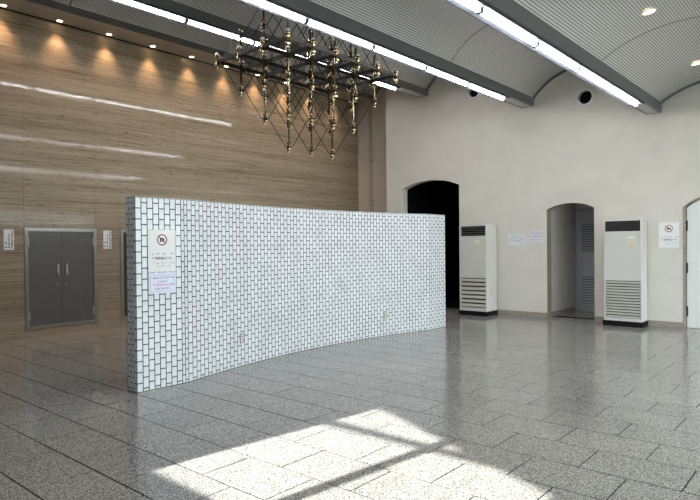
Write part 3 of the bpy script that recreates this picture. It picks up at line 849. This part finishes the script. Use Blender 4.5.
# ------------------------------------------------------------------ floor-standing air conditioners
def aircon(x0, x1, yf, yb, H, label, ug, lg, pl, nu, nl):
    """ug, lg = z ranges of upper and lower grille, pl = control plate (u0,u1,z0,z1)"""
    c = empty('air_conditioner', ((x0 + x1) / 2, (yf + yb) / 2, 0)); tag(c, label, 'air conditioner', 'floor-standing air conditioners by the white wall')
    w = (x1 - x0) / 2; d = (yb - yf) / 2
    def P(nm, m, par, *b, bev=0.0): return MB().box(*b).build(nm, m, par, bevel=bev)
    P('plinth', M['ac_dark'], c, -w - 0.015, w + 0.012, -d - 0.02, d, 0, 0.095, bev=0.004)
    # body shell: sides, back, top, bottom and front frame
    sh = MB().box(-w, -w + 0.022, -d, d, 0.096, H).box(w - 0.022, w, -d, d, 0.096, H).box(-w + 0.022, w - 0.022, d - 0.02, d, 0.096, H)
    sh.box(-w + 0.022, w - 0.022, -d, d - 0.02, H - 0.03, H).box(-w + 0.022, w - 0.022, -d, d - 0.02, 0.096, lg[0])
    sh.build('body', M['ac_body'], c, bevel=0.003)
    ix0, ix1 = -w + 0.024, w - 0.024
    f = P('front_panel', M['ac_panel'], c, ix0, ix1, -d - 0.004, -d + 0.03, lg[1] + 0.004, ug[0] - 0.004, bev=0.003)
    u0, u1, z0, z1 = pl
    k = P('control_plate', M['ac_label'], f, -w + u0 * 2 * w, -w + u1 * 2 * w, -d - 0.008, -d - 0.0035, z0, z1, bev=0.001)
    P('display', M['paper'], f, -w + (u0 + 0.03) * 2 * w, -w + (u1 - 0.03) * 2 * w, -d - 0.0095, -d - 0.0075, z1 - 0.06, z1 - 0.03)
    P('button_row', M['ac_shade'], f, -w + (u0 + 0.05) * 2 * w, -w + (u1 - 0.05) * 2 * w, -d - 0.0095, -d - 0.0075, z0 + 0.03, z0 + 0.035)
    P('outlet_recess', M['ac_dark'], c, ix0, ix1, -d + 0.07, -d + 0.075, ug[0], H - 0.032)
    for i in range(nu):
        z = ug[0] + (i + 0.5) * (ug[1] - ug[0]) / nu
        MB().prism([(-d + 0.002, z - 0.010), (-d + 0.005, z - 0.014), (-d + 0.05, z + 0.008), (-d + 0.047, z + 0.012)], 'x', ix0, ix1).build('outlet_vane', M['ac_vane'], c)
    P('intake_recess', M['ac_shade'], c, ix0, ix1, -d + 0.05, -d + 0.055, lg[0], lg[1])
    p = (lg[1] - lg[0]) / nl
    for i in range(nl):
        z = lg[0] + (i + 0.5) * p
        MB().prism([(-d + 0.002, z - p * 0.30), (-d - 0.001, z - p * 0.28), (-d - 0.001, z + p * 0.22), (-d + 0.03, z + p * 0.38), (-d + 0.033, z + p * 0.32), (-d + 0.006, z + p * 0.12)], 'x', ix0, ix1).build('intake_slat', M['ac_slat'], c)
    tv = P('top_vent', M['ac_panel'], c, -w * 0.2, w * 0.8, -d + 0.02, d * 0.5, H + 0.0005, H + 0.03, bev=0.004)
    for i in range(4): P('vent_slot', M['ac_dark'], tv, -w * 0.2, w * 0.7, -d * 0.5 + i * d * 0.25, -d * 0.5 + i * d * 0.25 + 0.02, H + 0.0295, H + 0.031)
    P('side_grip', M['ac_panel'], c, w, w + 0.004, -d * 0.3, d * 0.1, 0.42, 0.62)
    return c
aircon(-6.605, -5.960, 11.33, 11.80, 1.94, 'cream air conditioner standing beside the tall dark arch, fewer broad slats', (1.70, 1.90), (0.17, 0.80), (0.57, 0.80, 1.43, 1.63), 4, 7)
aircon(-3.62, -2.965, 11.45, 11.82, 1.955, 'cream air conditioner between the middle arch and the white door, many fine slats', (1.74, 1.91), (0.15, 0.83), (0.62, 0.88, 1.43, 1.665), 5, 13)

# ------------------------------------------------------------------ fluorescent rows under the beams
CPL = [10.70 - 1.345 * i for i in range(10)]
LBL = ['long fluorescent light row under the beam nearest the brown wall', 'long fluorescent light row passing in front of the chandelier', 'long fluorescent light row under the right beam', 'fluorescent light row under the beam beside the windows']
for i, (x0, x1, zb, zt) in enumerate(BEAMS[:3]):
    xc = (x0 + x1) / 2; ys, ye = 3.28, 10.78
    L = tag(empty('fluorescent_light', (xc, ye, zb)), LBL[i], 'light', 'fluorescent rows along the ceiling beams')
    a, b = ys - ye, 0.0
    tr = MB().prism([(-0.118, -0.001), (0.118, -0.001), (0.118, -0.034), (0.108, -0.036), (0.03, -0.012), (-0.03, -0.012), (-0.108, -0.036), (-0.118, -0.034)], 'y', a, b)
    tr.build('tray', M['tray'], L)
    pts = [0.0 - 0.01] + [y - ye for y in CPL if ys + 0.3 < y < ye - 0.15] + [a + 0.01]
    tube_me = {}
    for q in range(len(pts) - 1):
        y1, y0 = pts[q] - 0.035, pts[q + 1] + 0.035
        if y1 - y0 < 0.1: continue
        MB().tube((0, y0, -0.036), (0, y1, -0.036), 0.021, 10).build('tube', M['tube'], L)
        if q: MB().box(-0.034, 0.034, pts[q] - 0.030, pts[q] + 0.030, -0.060, -0.0125).build('lamp_holder', M['tray'], L)

# ------------------------------------------------------------------ downlights
def downlight(loc, label, group, lens, r, slope=0.0):
    d = tag(empty('downlight', loc), label, 'downlight', group)
    d.rotation_euler.y = slope
    mb = MB(); n = 24
    for rr, z in ((r * 0.8, 0.0), (r * 1.08, -0.002), (r * 1.08, -0.010), (r * 0.86, -0.010)):
        for q in range(n):
            t = 2 * math.pi * q / n; mb.v.append((rr * math.cos(t), rr * math.sin(t), z))
    for L in range(4):
        for q in range(n):
            q2 = (q + 1) % n; a, b = L * n, ((L + 1) % 4) * n
            mb.f.append((a + q, a + q2, b + q2, b + q))
    mb.build('trim_ring', M['ring'], d)
    mb = MB(); mb.tube((0, 0, -0.008), (0, 0, -0.003), r * 0.84, 24); mb.build('lens', lens, d)
    return d
ordn = ['first', 'second', 'third', 'fourth', 'fifth', 'sixth', 'seventh', 'eighth', 'ninth', 'tenth']
SX = -10.61
for j in range(-1, 10):
    y = 3.72 + 0.9 * j
    if j < 0: lab = 'warm soffit downlight over the brown wall, out of the picture to the left'
    else: lab = 'warm soffit downlight over the brown wall, %s from the left edge' % ordn[j]
    d = downlight((SX, y, 5.51), lab, 'warm downlights over the brown wall', M['warm_lens'], 0.056)
    sl = bpy.data.lights.new('downlight_beam', 'SPOT'); sl.energy = 33; sl.color = (1.0, 0.64, 0.37)
    sl.spot_size = math.radians(78); sl.spot_blend = 1.0; sl.shadow_soft_size = 0.05
    so = bpy.data.objects.new('downlight_beam', sl); COL.objects.link(so); so.parent = d
    so.location = (0, 0, -0.03); so.rotation_euler = (0, math.radians(-1), 0)
for q, (y, lab) in enumerate(((7.9, 'round downlight in the right vault near the top of the picture'), (10.7, 'round downlight in the right vault close to the white wall'), (5.1, 'round downlight in the right vault above the picture edge'))):
    downlight((-1.95, y, 4.352), lab, 'round downlights in the right vault', M['cool_lens'], 0.085, -math.atan2(0.06, 0.35))

# ------------------------------------------------------------------ chandelier: brass lamps on a braced grid
CX0, CX1, CY0, CY1, CZ, DZ = -7.29, -5.76, 5.48, 7.90, 4.30, 0.425
gx, gy = (CX1 - CX0) / 3, (CY1 - CY0) / 5
ch = tag(empty('chandelier', ((CX0 + CX1) / 2, (CY0 + CY1) / 2, CZ)), 'large bronze grid chandelier with crossing wires and hanging brass lamps', 'chandelier')
def node(i, j, lev): return Vector((CX0 + gx * i, CY0 + gy * j, CZ + DZ * lev)) - ch.location
for i in range(4):
    a, b = node(i, 0, 0), node(i, 5, 0)
    MB().box(a.x - 0.016, a.x + 0.016, a.y - 0.016, b.y + 0.016, -0.024, 0.024).build('frame_bar', M['bronze'], ch)
for j in range(6):
    for i in range(3):
        a, b = node(i, j, 0), node(i + 1, j, 0)
        MB().box(a.x + 0.017, b.x - 0.017, a.y - 0.016, a.y + 0.016, -0.023, 0.023).build('frame_bar', M['bronze'], ch)
# lamp meshes shared by all copies
big_body = MB().lathe((0, 0, 0), [(0.026, -0.105), (0.034, -0.095), (0.034, -0.04), (0.027, -0.035), (0.027, 0.045), (0.034, 0.05), (0.034, 0.085), (0.027, 0.09)], 10).mesh('lamp_body', M['brass'], True)
big_tip = MB().lathe((0, 0, 0), [(0.026, 0.0905), (0.030, 0.105), (0.022, 0.122), (0.006, 0.130)], 10).mesh('bulb', M['bulb'], True)
big_low = MB().lathe((0, 0, 0), [(0.006, -0.122), (0.014, -0.116), (0.016, -0.1055)], 10).mesh('bulb', M['bulb'], True)
sm_body = MB().lathe((0, 0, 0), [(0.024, -0.070), (0.031, -0.062), (0.031, -0.02), (0.026, -0.016), (0.026, 0.03), (0.031, 0.034), (0.031, 0.068), (0.012, 0.082)], 10).mesh('lamp_body', M['brass'], True)
sm_collar = MB().lathe((0, 0, 0), [(0.034, -0.018), (0.034, 0.006)], 10).mesh('collar', M['bronze_dark'], False)
sm_tip = MB().lathe((0, 0, 0), [(0.005, -0.092), (0.015, -0.086), (0.018, -0.0705)], 10).mesh('bulb', M['bulb'], True)
def lamp(p, big_):
    b = link('lamp_body', big_body if big_ else sm_body, ch); b.location = p
    t = link('bulb', big_tip if big_ else sm_tip, b)
    if big_: link('bulb', big_low, b)
    else: link('collar', sm_collar, b)
for i in range(4):
    for j in range(6): lamp(node(i, j, 0), True)
LEV = {-1: (3, 5, 0.5), -2: (2, 4, 1.0), -3: (1, 3, 1.5), 1: (3, 5, 0.5), 2: (2, 4, 1.0)}
wires = {}
for lev, (ni, nj, o) in LEV.items():
    s = 1 if lev < 0 else -1
    for i in range(ni):
        for j in range(nj):
            p = node(o + i, o + j, lev); lamp(p, False)
            for dx in (-0.5, 0.5):
                for dy in (-0.5, 0.5):
                    key = (s, dx, dy)
                    if key not in wires:
                        v = Vector((dx * gx, dy * gy, s * DZ)); h = Vector((dx * gx, dy * gy, 0)).normalized()
                        mb = MB(); a0 = h * 0.024; a1 = h * 0.055 + Vector((0, 0, s * 0.006)); b1 = v - h * 0.055 - Vector((0, 0, s * 0.006)); b0 = v - h * 0.024
                        mb.tube(a0, a1, 0.0058, 5); mb.tube(a1, b1, 0.0058, 5); mb.tube(b1, b0, 0.0058, 5)
                        wires[key] = mb.mesh('wire', M['bronze_dark'])
                    w = link('wire', wires[key], ch); w.location = p
            # rod to the lamp two levels up (or the frame)
            if lev < 0:
                top = node(o + i, o + j, lev + 2)
                mb = MB(); z0, z1 = 0.07, 2 * DZ - (0.10 if lev == -2 else 0.07)
                for dx in (-0.006, 0.006): mb.tube((dx, 0, z0), (dx, 0, z1), 0.0058, 5)
                r = mb.build('rod', M['brass'], ch); r.location = p
def vault_z(k, x):
    pr = bez(BAYS[k], 60)
    for a, b in zip(pr[:-1], pr[1:]):
        if a[0] <= x <= b[0]: return a[1] + (b[1] - a[1]) * (x - a[0]) / (b[0] - a[0])
    return 5.4
for lev, i, j in [(2, 0, j) for j in range(4)] + [(2, 1, j) for j in range(4)] + [(1, 1, 0), (1, 1, 2), (1, 1, 4), (1, 0, 2), (1, 2, 2)]:
    o = LEV[lev][2]; p = node(o + i, o + j, lev); w = p + ch.location
    zt = vault_z(1, w.x) - w.z
    MB().tube((0, 0, 0.06), (0, 0, zt - 0.002), 0.007, 6).build('suspension_rod', M['bronze_dark'], ch).location = p
